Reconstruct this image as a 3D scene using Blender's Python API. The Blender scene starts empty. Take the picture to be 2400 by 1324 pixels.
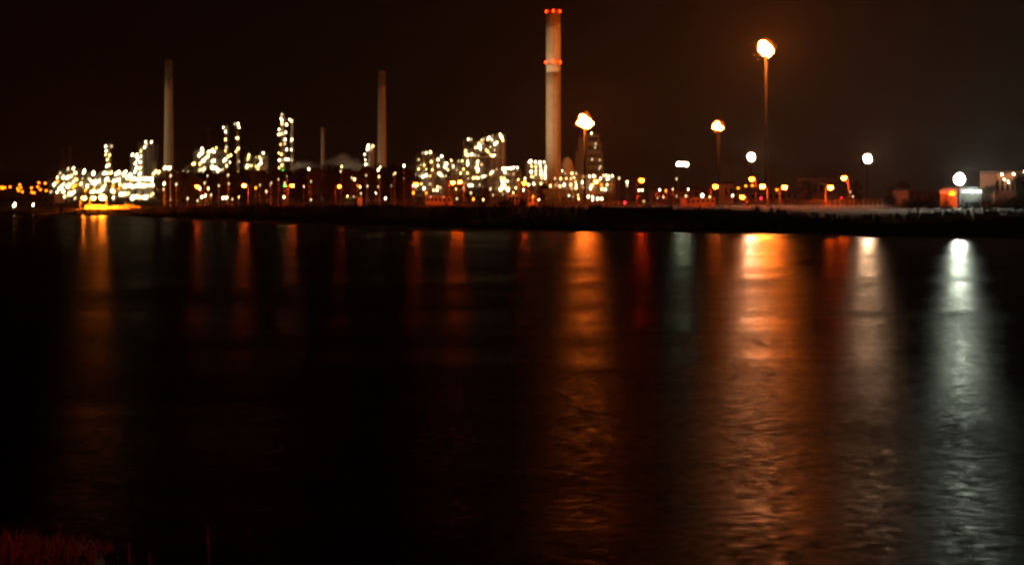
import bpy, bmesh, math, random
from mathutils import Vector, Matrix, noise
R = random.Random(7)
sc = bpy.context.scene
COL = sc.collection
# ------------------------------------------------------------------ camera
H, HOR, F, CX = 6.0, 465.0, 3300.0, 1200.0        # eye height m, horizon row, focal length in photo pixels
cam = bpy.data.cameras.new('camera'); co = bpy.data.objects.new('camera', cam); COL.objects.link(co)
co.location = (0, 0, H); co.rotation_euler = (math.pi/2, 0, 0)
cam.sensor_width = 36; cam.lens = F/2400*36; cam.shift_y = -(662-HOR)/2400
cam.clip_start = 0.1; cam.clip_end = 30000
cam.dof.use_dof = True; cam.dof.focus_distance = 2.5; cam.dof.aperture_fstop = 9.0
cam.dof.aperture_ratio = 1.35
sc.camera = co
# ------------------------------------------------------------------ sky and exposure
def ramp_node(nt, stops, interp='LINEAR'):
    n = nt.nodes.new('ShaderNodeValToRGB'); cr = n.color_ramp; cr.interpolation = interp
    while len(cr.elements) < len(stops): cr.elements.new(0.5)
    for e, (p, c) in zip(cr.elements, stops):
        e.position = p; e.color = (*c, 1)
    return n
w = bpy.data.worlds.new('World'); sc.world = w; w.use_nodes = True
nt = w.node_tree; nt.nodes.clear(); L = nt.links.new
out = nt.nodes.new('ShaderNodeOutputWorld'); bg = nt.nodes.new('ShaderNodeBackground')
sky = nt.nodes.new('ShaderNodeTexSky'); sky.sky_type = 'NISHITA'; sky.sun_disc = False
sky.sun_elevation = math.radians(-8); sky.sun_rotation = math.radians(200)
tc = nt.nodes.new('ShaderNodeTexCoord'); sep = nt.nodes.new('ShaderNodeSeparateXYZ')
L(tc.outputs['Generated'], sep.inputs[0])
el = ramp_node(nt, [(0.0, (.70, .66, .66)), (0.04, (.64, .60, .58)), (0.10, (.46, .40, .34)), (0.17, (.30, .22, .17)), (1.0, (.08, .05, .04))])
L(sep.outputs['Z'], el.inputs[0])
mx = nt.nodes.new('ShaderNodeMapRange'); L(sep.outputs['X'], mx.inputs[0])
mx.inputs[1].default_value = -.5; mx.inputs[2].default_value = .5
az = ramp_node(nt, [(0.0, (.014, .0016, .0010)), (0.15, (.014, .0020, .0010)), (0.38, (.0105, .0062, .0024)), (0.62, (.0165, .0105, .0068)), (0.82, (.0165, .0100, .0082)), (1.0, (.012, .007, .006))])
L(mx.outputs[0], az.inputs[0])
mul = nt.nodes.new('ShaderNodeMix'); mul.data_type = 'RGBA'; mul.blend_type = 'MULTIPLY'; mul.inputs[0].default_value = 1
L(el.outputs[0], mul.inputs[6]); L(az.outputs[0], mul.inputs[7])
bg2 = nt.nodes.new('ShaderNodeBackground'); L(mul.outputs[2], bg2.inputs[0]); bg2.inputs[1].default_value = 0.26   # light-polluted night sky
L(sky.outputs[0], bg.inputs[0]); bg.inputs[1].default_value = 0.05
add = nt.nodes.new('ShaderNodeAddShader'); L(bg.outputs[0], add.inputs[0]); L(bg2.outputs[0], add.inputs[1])
L(add.outputs[0], out.inputs[0])
vs = sc.view_settings; vs.view_transform = 'Standard'; vs.look = 'None'; vs.exposure = 0; vs.gamma = 1
cy = sc.cycles
cy.use_denoising = True; cy.denoising_input_passes = 'RGB_ALBEDO'
try: cy.denoiser = 'OPENIMAGEDENOISE'
except Exception: pass
cy.max_bounces = 4; cy.diffuse_bounces = 1; cy.glossy_bounces = 2; cy.volume_bounces = 0; cy.transparent_max_bounces = 8
cy.caustics_reflective = False; cy.caustics_refractive = False
cy.sample_clamp_indirect = 1.5; cy.use_light_tree = True

# ------------------------------------------------------------------ helpers
def W(px, py, D): return Vector(((px-CX)/F*D, D, H+(HOR-py)/F*D))
def lerp_table(t, x):
    if x <= t[0][0]: return t[0][1]
    for (a, b), (c, d) in zip(t, t[1:]):
        if x <= c: return b+(d-b)*(x-a)/(c-a)
    return t[-1][1]
SHORE_PX = [(-1500, 498), (0, 502), (300, 505), (420, 514), (600, 524), (1000, 533), (1200, 538), (1800, 545), (2400, 560), (3400, 590)]
SHORE = []
for p, y in SHORE_PX:
    D = H*F/(y-HOR); SHORE.append(((p-CX)/F*D, D))
SHORE.sort()
def shore_y(x): return lerp_table(SHORE, x)
def sstep(t): t = max(0, min(1, t)); return t*t*(3-2*t)
def ground_z(x, y):
    t = y-shore_y(x)
    if t < 0: return max(-3, t*.08)
    return 3.2*sstep((t+8)/120)-.05 + .25*noise.noise(Vector((x*.03, y*.03, 1)))*sstep(t/30)

def mat(name, color, rough=.7, metal=0, var=.25, scale=.6, emit=None, strength=0, bump=0, spec=.5):
    m = bpy.data.materials.new(name); m.use_nodes = True
    n = m.node_tree; b = n.nodes['Principled BSDF']
    b.inputs['Roughness'].default_value = rough; b.inputs['Metallic'].default_value = metal; b.inputs['Specular IOR Level'].default_value = spec
    if emit:
        b.inputs['Base Color'].default_value = (*color, 1)
        b.inputs['Emission Color'].default_value = (*emit, 1); b.inputs['Emission Strength'].default_value = strength
        return m
    t = n.nodes.new('ShaderNodeTexCoord'); nz = n.nodes.new('ShaderNodeTexNoise')
    nz.inputs['Scale'].default_value = scale; nz.inputs['Detail'].default_value = 5; nz.inputs['Roughness'].default_value = .65
    n.links.new(t.outputs['Object'], nz.inputs[0])
    r = ramp_node(n, [(.3, tuple(c*(1-var) for c in color)), (.7, tuple(min(1, c*(1+var)) for c in color))])
    n.links.new(nz.outputs[0], r.inputs[0]); n.links.new(r.outputs[0], b.inputs['Base Color'])
    if bump:
        bp = n.nodes.new('ShaderNodeBump'); bp.inputs['Strength'].default_value = bump; bp.inputs['Distance'].default_value = .1
        n.links.new(nz.outputs[0], bp.inputs['Height']); n.links.new(bp.outputs[0], b.inputs['Normal'])
    return m
M = dict(
    concrete=mat('concrete', (.36, .31, .25), .85, var=.15, scale=.15),
    paint_white=mat('white_paint', (.60, .56, .46), .7, var=.1, scale=.12),
    paint_red=mat('red_paint', (.30, .14, .06), .7, var=.12, scale=.12),
    soot=mat('sooty_concrete', (.13, .11, .08), .9, var=.2, scale=.2),
    steel=mat('galvanised_steel', (.30, .29, .27), .5, .3, var=.15, scale=1),
    dark_steel=mat('dark_steel', (.06, .057, .053), .85, 0, var=.2, scale=1, spec=.1),
    sooty_steel=mat('sooty_steel', (.025, .025, .025), .95, var=.2, spec=.05),
    vessel=mat('vessel_cladding', (.50, .48, .44), .4, .3, var=.1, scale=.4),
    deck=mat('grating', (.22, .21, .19), .7, .1, var=.2, scale=2),
    wall_pale=mat('pale_cladding', (.50, .47, .42), .7, var=.08, scale=.3),
    wall_grey=mat('grey_cladding', (.22, .22, .22), .7, var=.1, scale=.3),
    wall_dark=mat('dark_cladding', (.06, .05, .045), .9, var=.2, spec=.1),
    wall_brick=mat('brown_brick', (.27, .15, .10), .85, var=.25, scale=1.5),
    roof=mat('roof_felt', (.06, .06, .06), .9),
    tent=mat('white_canvas', (.70, .72, .70), .6, var=.05),
    glass=mat('dark_glass', (.02, .02, .025), .15, var=.1),
    door=mat('door_paint', (.12, .12, .14), .5),
    bark=mat('bark', (.06, .045, .03), .9, scale=3),
    leaf=mat('foliage', (.035, .05, .02), .8, var=.5, scale=.4),
    bush=mat('bush_foliage', (.03, .035, .015), .9, spec=.05, var=.5, scale=.8),
    grassdry=mat('dry_grass', (.22, .11, .045), .8, var=.4, scale=6),
    reed=mat('reed_stem', (.26, .13, .05), .8, var=.3, scale=9),
    kerb=mat('kerb_concrete', (.3, .28, .25), .85),
)
WHITE = (1, .78, .42)
def emat(name, col, s): return mat(name, (.02, .02, .02), emit=col, strength=s)
E = dict(
    white=emat('white_lamp', WHITE, 16), warm=emat('warm_lamp', (1, .60, .17), 13), dim=emat('dim_lamp', (1, .72, .35), 2.2),
    yellow=emat('yellow_lamp', (1, .22, .006), 9), green=emat('green_lamp', (.02, .6, .06), 40),
    cool=emat('cool_lamp', (.85, 1, .72), 9), pinkish=emat('pinkish_lamp', (1, .5, .25), 5),
    red=emat('red_beacon', (1, .02, .002), 34), redlow=emat('red_signal', (1, .01, .02), 25),
    sodium_red=emat('red_sodium_lamp', (1, .028, .0004), 2000),
    sodium=emat('sodium_lamp', (1, .045, .0008), 1000), sodium_big=emat('bright_sodium_lamp', (1, .07, .0018), 1500),
    sodium_far=emat('far_sodium_lamp', (1, .12, .003), 16), jetty=emat('jetty_lamp', (1, .17, .006), 1900),
    flood_cool=emat('cool_floodlight', (.88, 1.0, .78), 7000), flood_warm=emat('warm_floodlight', (1, .56, .30), 6600),
    flood_small=emat('small_floodlight', (.9, 1, .6), 330),
    flame_low=emat('low_flame', (1, .17, .014), 520),
    flame=emat('flame', (1, .19, .018), 1200), flame_small=emat('small_flame', (1, .22, .03), 90),
    wallfill=emat('wall_fill_lamp', (1, .6, .3), 130), tentfill=emat('tent_fill_lamp', (.9, 1, .85), 60),  # fill lamps added to brighten the brick wall and the tent
)

FRINGE_SAMPLING = 'NONE'
class MB:
    """collects shapes into one mesh"""
    def __init__(s): s.v = []; s.f = []; s.mi = []
    def add(s, vs, fs, mi=0):
        o = len(s.v); s.v += [tuple(v) for v in vs]; s.f += [tuple(i+o for i in f) for f in fs]; s.mi += [mi]*len(fs)
    def box(s, x0, x1, y0, y1, z0, z1, mi=0):
        s.add([(x, y, z) for x in (x0, x1) for y in (y0, y1) for z in (z0, z1)],
              [(0, 1, 3, 2), (4, 6, 7, 5), (0, 4, 5, 1), (2, 3, 7, 6), (0, 2, 6, 4), (1, 5, 7, 3)], mi)
    def bar(s, a, b, r, r2=None, n=6, mi=0, cap=True):
        a = Vector(a); b = Vector(b); d = (b-a)
        if d.length < 1e-6: return
        q = d.normalized().to_track_quat('Z', 'Y'); r2 = r if r2 is None else r2
        vs = []
        for p, rr in ((a, r), (b, r2)):
            for k in range(n):
                t = 2*math.pi*k/n; vs.append(p+q @ Vector((rr*math.cos(t), rr*math.sin(t), 0)))
        fs = [(k, (k+1) % n, n+(k+1) % n, n+k) for k in range(n)]
        if cap: fs += [tuple(range(n))[::-1], tuple(range(n, 2*n))]
        s.add(vs, fs, mi)
    def lathe(s, prof, n=24, c=(0, 0, 0), mi=0):
        vs = []
        for r, z in prof:
            for k in range(n):
                t = 2*math.pi*k/n; vs.append((c[0]+r*math.cos(t), c[1]+r*math.sin(t), c[2]+z))
        fs = []
        for i in range(len(prof)-1):
            for k in range(n):
                a = i*n+k; b = i*n+(k+1) % n
                fs.append((a, b, b+n, a+n))
        fs.append(tuple(range(n))[::-1]); fs.append(tuple(range((len(prof)-1)*n, len(prof)*n)))
        s.add(vs, fs, mi)
    def ring(s, c, r0, r1, z0, z1, a0=0, a1=2*math.pi, n=16, mi=0):
        vs = []; full = abs(a1-a0-2*math.pi) < 1e-4; m = n if full else n+1
        for k in range(m):
            t = a0+(a1-a0)*k/n
            for r in (r0, r1):
                for z in (z0, z1): vs.append((c[0]+r*math.cos(t), c[1]+r*math.sin(t), c[2]+z))
        fs = []
        for k in range(n):
            a = 4*k; b = 4*((k+1) % m)
            fs += [(a, b, b+1, a+1), (a+2, a+3, b+3, b+2), (a+1, b+1, b+3, a+3), (a, a+2, b+2, b)]
        if not full: fs += [(0, 1, 3, 2), (4*n, 4*n+2, 4*n+3, 4*n+1)]
        s.add(vs, fs, mi)
    def blob(s, c, r, sub=1, mi=0, jit=0, seed=0):
        bm = bmesh.new(); bmesh.ops.create_icosphere(bm, subdivisions=sub, radius=1)
        bm.verts.ensure_lookup_table(); vs = []
        for v in bm.verts:
            k = 1+jit*noise.noise(v.co*1.7+Vector((seed*3.1, seed, 0)))
            vs.append((c[0]+v.co.x*r[0]*k, c[1]+v.co.y*r[1]*k, c[2]+v.co.z*r[2]*k))
        fs = [tuple(v.index for v in f.verts) for f in bm.faces]; bm.free(); s.add(vs, fs, mi)
    def mesh(s, name, mats, smooth=False):
        me = bpy.data.meshes.new(name); me.from_pydata(s.v, [], s.f)
        for m in (mats if isinstance(mats, (list, tuple)) else [mats]): me.materials.append(m)
        me.polygons.foreach_set('material_index', s.mi)
        if smooth: me.polygons.foreach_set('use_smooth', [True]*len(me.polygons))
        me.update(); return me
    def build(s, name, mats, parent=None, smooth=False, loc=(0, 0, 0)):
        return link(name, s.mesh(name, mats, smooth), parent, loc)
def link(name, me, parent=None, loc=(0, 0, 0)):
    o = bpy.data.objects.new(name, me); COL.objects.link(o); o.location = loc
    if parent: o.parent = parent
    return o
def tag(o, label, cat, group=None):
    o['label'] = label; o['category'] = cat
    if group: o['group'] = group
    return o
def thing(name, label, cat, loc, group=None):
    o = bpy.data.objects.new(name, None); COL.objects.link(o); o.location = loc
    o.empty_display_size = .5
    return tag(o, label, cat, group)
def structure(o): o['kind'] = 'structure'; return o
def copy_tree(o, parent=None):
    c = o.copy(); COL.objects.link(c)
    if parent: c.parent = parent
    for ch in o.children: copy_tree(ch, c)
    return c

# shared lamp meshes: a globe in a small hood (globe emits, hood is steel)
LM = {}
def lamp_mesh(kind, r=.6, long=1.0):
    r *= 1.2
    key = (kind, round(r, 2), round(long, 2))
    if key not in LM:
        b = MB(); b.blob((0, 0, 0), (r, r, r*long), 1)
        b.lathe([(r*.5, r*long*.98), (r*.55, r*long*1.12), (r*.15, r*long*1.3)], 8, mi=1)
        LM[key] = b.mesh('lamp', [E[kind], M['dark_steel']])
    return LM[key]
def add_lamp(parent, p, kind, r=.6, name='lamp'):
    """p in world space, in front of the parent's steelwork"""
    px = CX+p.x/p.y*F
    slant = max(0, min(1, (640-px)/300))               # left lamps stretched and tilted to imitate slanted streaks of blurred light
    o = link(name, lamp_mesh(kind, r*(1-.15*slant), 1+1.3*round(slant, 1)), parent, p-Vector(parent.location))
    o.rotation_euler = (0, slant*math.radians(33+R.uniform(-8, 8)), 0)
    k = R.choice((.7, .85, .95, 1, 1.1, 1.3)); o.scale = (k, k, k)
    return o

# ------------------------------------------------------------------ ground, water
def build_ground():
    xs = [-9000, -6000, -4000, -2500]+[-1500+i*20 for i in range(151)]+[2500, 4000, 6000, 9000]
    ts = [-60, -20, -8, -3, 0, 2, 4, 7, 10, 14, 18, 24, 30, 38, 46, 55, 65, 76, 88, 100, 115, 130, 150, 180, 220, 280, 350, 450, 600, 800, 1100, 1500, 2200, 3500, 6000, 12000]
    vs = []
    for t in ts:
        for x in xs:
            sy = shore_y(x) + (3*noise.noise(Vector((x*.03, 0, 0))) if abs(x) < 1600 else 0)
            y = sy+t; z = ground_z(x, y) if abs(t) < 1200 else 3.15
            vs.append((x, y, z))
    n = len(xs); fs = [(j*n+i, j*n+i+1, (j+1)*n+i+1, (j+1)*n+i) for j in range(len(ts)-1) for i in range(n-1)]
    b = MB(); b.add(vs, fs)
    m = mat('bank_soil_and_grass', (.018, .014, .008), .95, var=.5, scale=.12, spec=.03)
    return structure(b.build('far_ground', m, smooth=True))
build_ground()

def build_water():
    m = bpy.data.materials.new('river_water'); m.use_nodes = True
    n = m.node_tree; b = n.nodes['Principled BSDF']; l = n.links.new
    n.nodes.remove(b)
    b = n.nodes.new('ShaderNodeBsdfAnisotropic'); b.distribution = 'BECKMANN'; b.inputs['Color'].default_value = (1, 1, 1, 1)
    b.inputs['Anisotropy'].default_value = .46             # crests lie across the view: steeper along it than across
    tg = n.nodes.new('ShaderNodeCombineXYZ'); tg.inputs[0].default_value = 1; l(tg.outputs[0], b.inputs['Tangent'])
    df = n.nodes.new('ShaderNodeBsdfDiffuse'); df.inputs[0].default_value = (.002, .003, .003, 1)
    fr = n.nodes.new('ShaderNodeFresnel'); fr.inputs['IOR'].default_value = 1.33
    ms = n.nodes.new('ShaderNodeMixShader'); l(fr.outputs[0], ms.inputs[0]); l(df.outputs[0], ms.inputs[1]); l(b.outputs[0], ms.inputs[2])
    l(ms.outputs[0], n.nodes['Material Output'].inputs['Surface'])
    geo = n.nodes.new('ShaderNodeNewGeometry'); sp = n.nodes.new('ShaderNodeSeparateXYZ'); l(geo.outputs['Position'], sp.inputs[0])
    def noise_tex(scale, sx, sy, detail, rough=.6):
        mp = n.nodes.new('ShaderNodeMapping'); mp.inputs['Scale'].default_value = (sx, sy, 1)
        l(geo.outputs['Position'], mp.inputs[0])
        t = n.nodes.new('ShaderNodeTexNoise'); t.inputs['Scale'].default_value = scale
        t.inputs['Detail'].default_value = detail; t.inputs['Roughness'].default_value = rough
        l(mp.outputs[0], t.inputs[0]); return t
    def mrange(src, a, b_, c, d, smooth=True):
        r = n.nodes.new('ShaderNodeMapRange'); r.interpolation_type = 'SMOOTHSTEP' if smooth else 'LINEAR'
        l(src, r.inputs[0])
        for i, v in enumerate((a, b_, c, d)): r.inputs[i+1].default_value = v
        return r.outputs[0]
    def math_(op, a, b_):
        r = n.nodes.new('ShaderNodeMath'); r.operation = op
        for i, v in enumerate((a, b_)):
            if isinstance(v, (int, float)): r.inputs[i].default_value = v
            else: l(v, r.inputs[i])
        return r.outputs[0]
    # sheltered, calmer water under the far bank; wind ripples nearer
    wob = noise_tex(.02, 1, 3, 3)
    yy = math_('ADD', sp.outputs['Y'], mrange(wob.outputs[0], .2, .8, -60, 60, False))
    base = math_('ADD', mrange(yy, 90, 230, .475, .36), mrange(sp.outputs['Y'], 20, 90, .045, 0))
    gust = noise_tex(.05, .5, 1.6, 4)                     # gust patches and slicks
    fine = noise_tex(2.2, 1, 1.5, 4, .7)
    base = math_('MULTIPLY', base, mrange(gust.outputs[0], .3, .7, .80, 1.18))
    base = math_('MULTIPLY', base, mrange(fine.outputs[0], .3, .7, .70, 1.22))
    l(base, b.inputs['Roughness'])
    # ripple glints imitated by noise in the reflection colour, lighter and darker patches
    g1 = noise_tex(3.2, .8, 1.2, 6, .75); g2 = noise_tex(.30, .6, 1.3, 6, .7)
    ripple_glint = math_('MULTIPLY', mrange(g1.outputs[0], .32, .64, .42, 1.0), mrange(g2.outputs[0], .30, .66, .70, 1.0))
    cmb = n.nodes.new('ShaderNodeCombineColor'); 
    for k in range(3): l(ripple_glint, cmb.inputs[k])
    l(cmb.outputs[0], b.inputs['Color'])
    rip = noise_tex(5.5, .6, 1.4, 5, .7); swell = noise_tex(.35, .45, 1.6, 3)
    h = math_('ADD', math_('MULTIPLY', rip.outputs[0], .009), math_('MULTIPLY', swell.outputs[0], .022))
    bp = n.nodes.new('ShaderNodeBump'); bp.inputs['Distance'].default_value = 1.0
    l(h, bp.inputs['Height']); l(mrange(sp.outputs['Y'], 15, 170, .16, .06), bp.inputs['Strength'])
    l(bp.outputs[0], b.inputs['Normal'])
    mb = MB(); mb.add([(-9000, -300, 0), (9000, -300, 0), (9000, 1500, 0), (-9000, 1500, 0)], [(0, 1, 2, 3)])
    o = mb.build('water', m); return structure(o)
build_water()

# ------------------------------------------------------------------ air
def build_haze():
    m = bpy.data.materials.new('haze'); m.use_nodes = True; n = m.node_tree; n.nodes.clear()
    o = n.nodes.new('ShaderNodeOutputMaterial'); v = n.nodes.new('ShaderNodeVolumePrincipled')
    v.inputs['Color'].default_value = (.95, .95, .95, 1); v.inputs['Density'].default_value = HAZE; v.inputs['Anisotropy'].default_value = .3
    n.links.new(v.outputs[0], o.inputs['Volume'])
    b = MB(); b.box(-9500, 9500, -400, 13000, -4.2, 260)
    h = b.build('haze', m); h['kind'] = 'stuff'; return h
HAZE = 3.2e-5
build_haze()

# ------------------------------------------------------------------ chimneys
def chimney(label, px, D, top, hw_top, hw_base, cap_py=None, cap_mat='soot', bands=None, beacons=(), base_py=None):
    base = Vector(((px-CX)/F*D, D, 3.1))
    t = thing('chimney', label, 'chimney', base, 'chimneys')
    z1 = W(px, top, D).z-base.z; rt = hw_top/F*D; rb = hw_base/F*D
    def rad(z): return rb+(rt-rb)*min(1, z/z1)**.8
    edges = bands or ([(0, 'concrete'), (W(px, cap_py, D).z-base.z, cap_mat)] if cap_py else [(0, 'concrete')])
    for i, (z0, mname) in enumerate(edges):
        ze = edges[i+1][0]-.02 if i+1 < len(edges) else z1
        n = 8; prof = [(rad(z0+(ze-z0)*k/n), z0+(ze-z0)*k/n) for k in range(n+1)]
        if i+1 == len(edges): prof += [(rad(ze)*.82, ze), (rad(ze)*.8, ze-2)]
        b = MB(); b.lathe(prof, 40); b.build('shaft_band', M[mname], t, True)
    # ladder with cage rings
    b = MB(); r0 = rb+.3
    for s in (-.3, .3): b.bar((s, -rb-.25, 0), (s, -rt-.25, z1), .05, n=4)
    for k in range(int(z1/3)):
        z = 3*k; b.bar((-.3, -rad(z)-.25-(.0), z), (.3, -rad(z)-.25, z), .04, n=4)
    b.build('ladder', M['dark_steel'], t)
    for zf in ([z for z, _ in beacons] or [z1-4]):
        b = MB(); rr = rad(zf); b.ring((0, 0, zf-2.2), rr+.02, rr+1.2, 0, .2, n=32)
        for k in range(24):
            a = 2*math.pi*k/24; b.bar(((rr+1.1)*math.cos(a), (rr+1.1)*math.sin(a), zf-2.0), ((rr+1.1)*math.cos(a), (rr+1.1)*math.sin(a), zf-.9), .05, n=4)
        b.ring((0, 0, zf-.95), rr+1.05, rr+1.15, 0, .08, n=32)
        b.build('gallery', M['dark_steel'], t)
    for zf, offs in beacons:
        for off in offs:
            rr = rad(zf)+1.25; x = off/F*D; y = -math.sqrt(max(.2, rr*rr-x*x)) if abs(x) < rr else -.3
            o = link('beacon', lamp_mesh('red', .62, 1.2), t, (x, y, zf))
    return t
D = 1330
zc = lambda py: W(0, py, D).z-3.1
chimney('tallest chimney, pale upper band and two rows of red warning lights', 1297, D, 24, 17.2, 17.6,
        bands=[(0, 'concrete'), (zc(170), 'paint_white'), (zc(58), 'paint_red')], beacons=[(zc(29), (-17, -1, 15)), (zc(147.5), (-19, -.5, 16))])
chimney('tall unlit concrete chimney behind the left process units', 395.5, 1300, 141, 8.5, 13, 186)
chimney('tall unlit concrete chimney with sooty top behind the middle of the tree line', 895, 1330, 167, 8.5, 12.5, 201)
chimney('short slim chimney standing alone between the tree line and lit steam', 757, 1550, 299, 4.2, 5.2)
chimney('thin faint chimney, shorter one of the pair at far left', 147, 1650, 357, 3, 3.8)
chimney('thin faint chimney, taller one of the pair at far left', 164, 1650, 345, 3, 4)

# ------------------------------------------------------------------ flare stacks
def flame_fringe():
    m = bpy.data.materials.new('flame_fringe'); m.use_nodes = True; n = m.node_tree; n.nodes.clear()
    o = n.nodes.new('ShaderNodeOutputMaterial'); e = n.nodes.new('ShaderNodeEmission'); t = n.nodes.new('ShaderNodeBsdfTransparent'); a = n.nodes.new('ShaderNodeAddShader')
    e.inputs[0].default_value = (1, .13, .008, 1); e.inputs[1].default_value = .4
    n.links.new(e.outputs[0], a.inputs[0]); n.links.new(t.outputs[0], a.inputs[1]); n.links.new(a.outputs[0], o.inputs[0]); return m
FRINGE = flame_fringe(); FRINGE.cycles.emission_sampling = FRINGE_SAMPLING
def flare(label, px, D, fy, fr, mast_hw, kind, skew=.3, seed=1, wires=True):
    c = W(px, fy, D); gx = c.x; g = Vector((gx, D, ground_z(gx, D) if D < 1000 else 3.1))
    t = thing('flare_stack', label, 'flare stack', g, 'burning flare stacks')
    k = D/F; r = fr*k; top = c.z-g.z-r*.85; mw = mast_hw*k
    b = MB(); b.bar((0, 0, 0), (0, 0, top*.97), mw, mw*.8, n=12)
    b.build('mast', M['sooty_steel'], t, True)
    b = MB(); b.lathe([(mw*.7, 0), (mw*1.3, top*.012), (mw*1.3, top*.03), (mw*1.0, top*.03)], 14, (0, 0, top*.972)); b.build('burner_tip', M['dark_steel'], t)
    b = MB()
    for s in (-.4, .4): b.bar((mw+.4, s, 0), (mw+.4, s, top*.96), .07, n=4)
    for i in range(int(top/2.5)): b.bar((mw+.4, -.4, 2.5*i), (mw+.4, .4, 2.5*i), .05, n=4)
    b.build('ladder', M['dark_steel'], t)
    if wires:
        for a in (90, 210, 330):
            for f in (.5, .9):
                b = MB(); a_ = math.radians(a); b.bar((0, 0, top*f), (top*.35*math.cos(a_), top*.35*math.sin(a_), 0), .06, n=4); b.build('guy_wire', M['dark_steel'], t)
    # flame: a leaning ragged tongue
    b = MB(); bm = bmesh.new(); bmesh.ops.create_icosphere(bm, subdivisions=4, radius=1)
    bm.verts.ensure_lookup_table(); vs = []
    for v in bm.verts:
        q = v.co.copy(); nn = noise.fractal(q*1.6+Vector((seed*5.3, 1, 2)), 1, 2, 4)
        q *= 1.08+.7*nn
        up = q.z; q.x = q.x*(1-.25*up)-skew*(up+.6); vs.append((q.x*r, q.y*r*.8, q.z*r*.95))
    b.add(vs, [tuple(v.index for v in f.verts) for f in bm.faces]); bm.free()
    fl = b.build('flame', E[kind], t, True, (0, 0, c.z-g.z))
    for kk, sd in ((1.12, 9), (1.35, 4)):
        b2 = MB(); b2.blob((-skew*r*.5, 0, 0), (r*kk, r*.9*kk, r*kk), 4, jit=.75, seed=seed+sd); b2.build('flame_fringe', FRINGE, fl, True)  # faint glowing shells that give the flame its orange halo rim
    return t
flare('flare stack with a fat orange flame right beside the tallest chimney', 1370, 1000, 284, 12, 2.2, 'flame_low', .15, 1, False)
flare('medium height flare stack with a small orange flame', 1683.5, 1150, 297, 8.5, 3.4, 'flame_small', .35, 2)
flare('tallest flare stack, its orange flame high alone in the dark sky', 1795, 1150, 113, 13, 3.6, 'flame', .30, 3)

# ------------------------------------------------------------------ process columns and units
def tr(reg, pts):
    x0, y0, s = {1: (0, 230, 4.0125), 2: (380, 120, 3.01), 3: (720, 140, 3.1525), 5: (1060, 240, 4.138), 8: (100, 380, 8.0)}[reg]
    return [(x0+p[0]/s, y0+p[1]/s)+((p[2],) if len(p) > 2 else ()) for p in pts]
YARD = []
def kind_of(p):
    return p[2] if len(p) > 2 else R.choice(['white', 'white', 'white', 'warm', 'warm', 'dim'])
def process_column(label, px, D, top, hw, lamps, base_py=None, group='lit process columns'):
    g = Vector(((px-CX)/F*D, D, 3.1)); k = D/F; r = hw*k; z1 = W(px, top, D).z-g.z
    t = thing('process_column', label, 'process column', g, group)
    b = MB(); b.lathe([(r*1.15, 0), (r*1.1, 4), (r, 5), (r, z1*.55), (r*.94, z1*.56), (r*.94, z1), (r*.75, z1+r*.5), (r*.25, z1+r*.8)], 24)
    b.build('vessel', M['vessel'], t, True)
    b = MB(); b.bar((r*.9, -r*.8, 2), (r*.9, -r*.8, z1*.97), .35, n=8); b.bar((-r*.5, -r*1.1, 6), (-r*.5, -r*1.1, z1*.8), .22, n=8)
    b.bar((r*.9, -r*.8, z1*.97), (0, 0, z1+r*.7), .35, n=8); b.build('overhead_pipe', M['steel'], t, True)
    zs = []
    for p in lamps:
        z = W(p[0], p[1], D).z-g.z-1.6
        if z > 3 and all(abs(z-q) > 2.6 for q in zs): zs.append(z)
    for z in sorted(zs):
        b = MB(); b.ring((0, 0, z), r*1.02, r+1.6, 0, .18, math.radians(160), math.radians(400), 18)
        for i in range(13):
            a = math.radians(160+240*i/12); c, s = math.cos(a)*(r+1.5), math.sin(a)*(r+1.5); b.bar((c, s, z+.18), (c, s, z+1.25), .05, n=4)
        b.ring((0, 0, z+1.2), r+1.46, r+1.54, 0, .07, math.radians(160), math.radians(400), 18)
        b.build('platform', M['deck'], t)
    b = MB()
    for s in (-.3, .3): b.bar((s-r*.2, -r-.5, 0), (s-r*.2, -r-.5, z1), .06, n=4)
    for i in range(int(z1/2)): b.bar((-.3-r*.2, -r-.5, 2*i), (.3-r*.2, -r-.5, 2*i), .05, n=4)
    b.build('ladder', M['steel'], t)
    for p in lamps:
        q = W(p[0], p[1], D); d = q.x-g.x; rr = r+1.8
        q.y = D-(math.sqrt(rr*rr-d*d) if abs(d) < rr else .3)
        add_lamp(t, q, kind_of(p))
    return t

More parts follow.
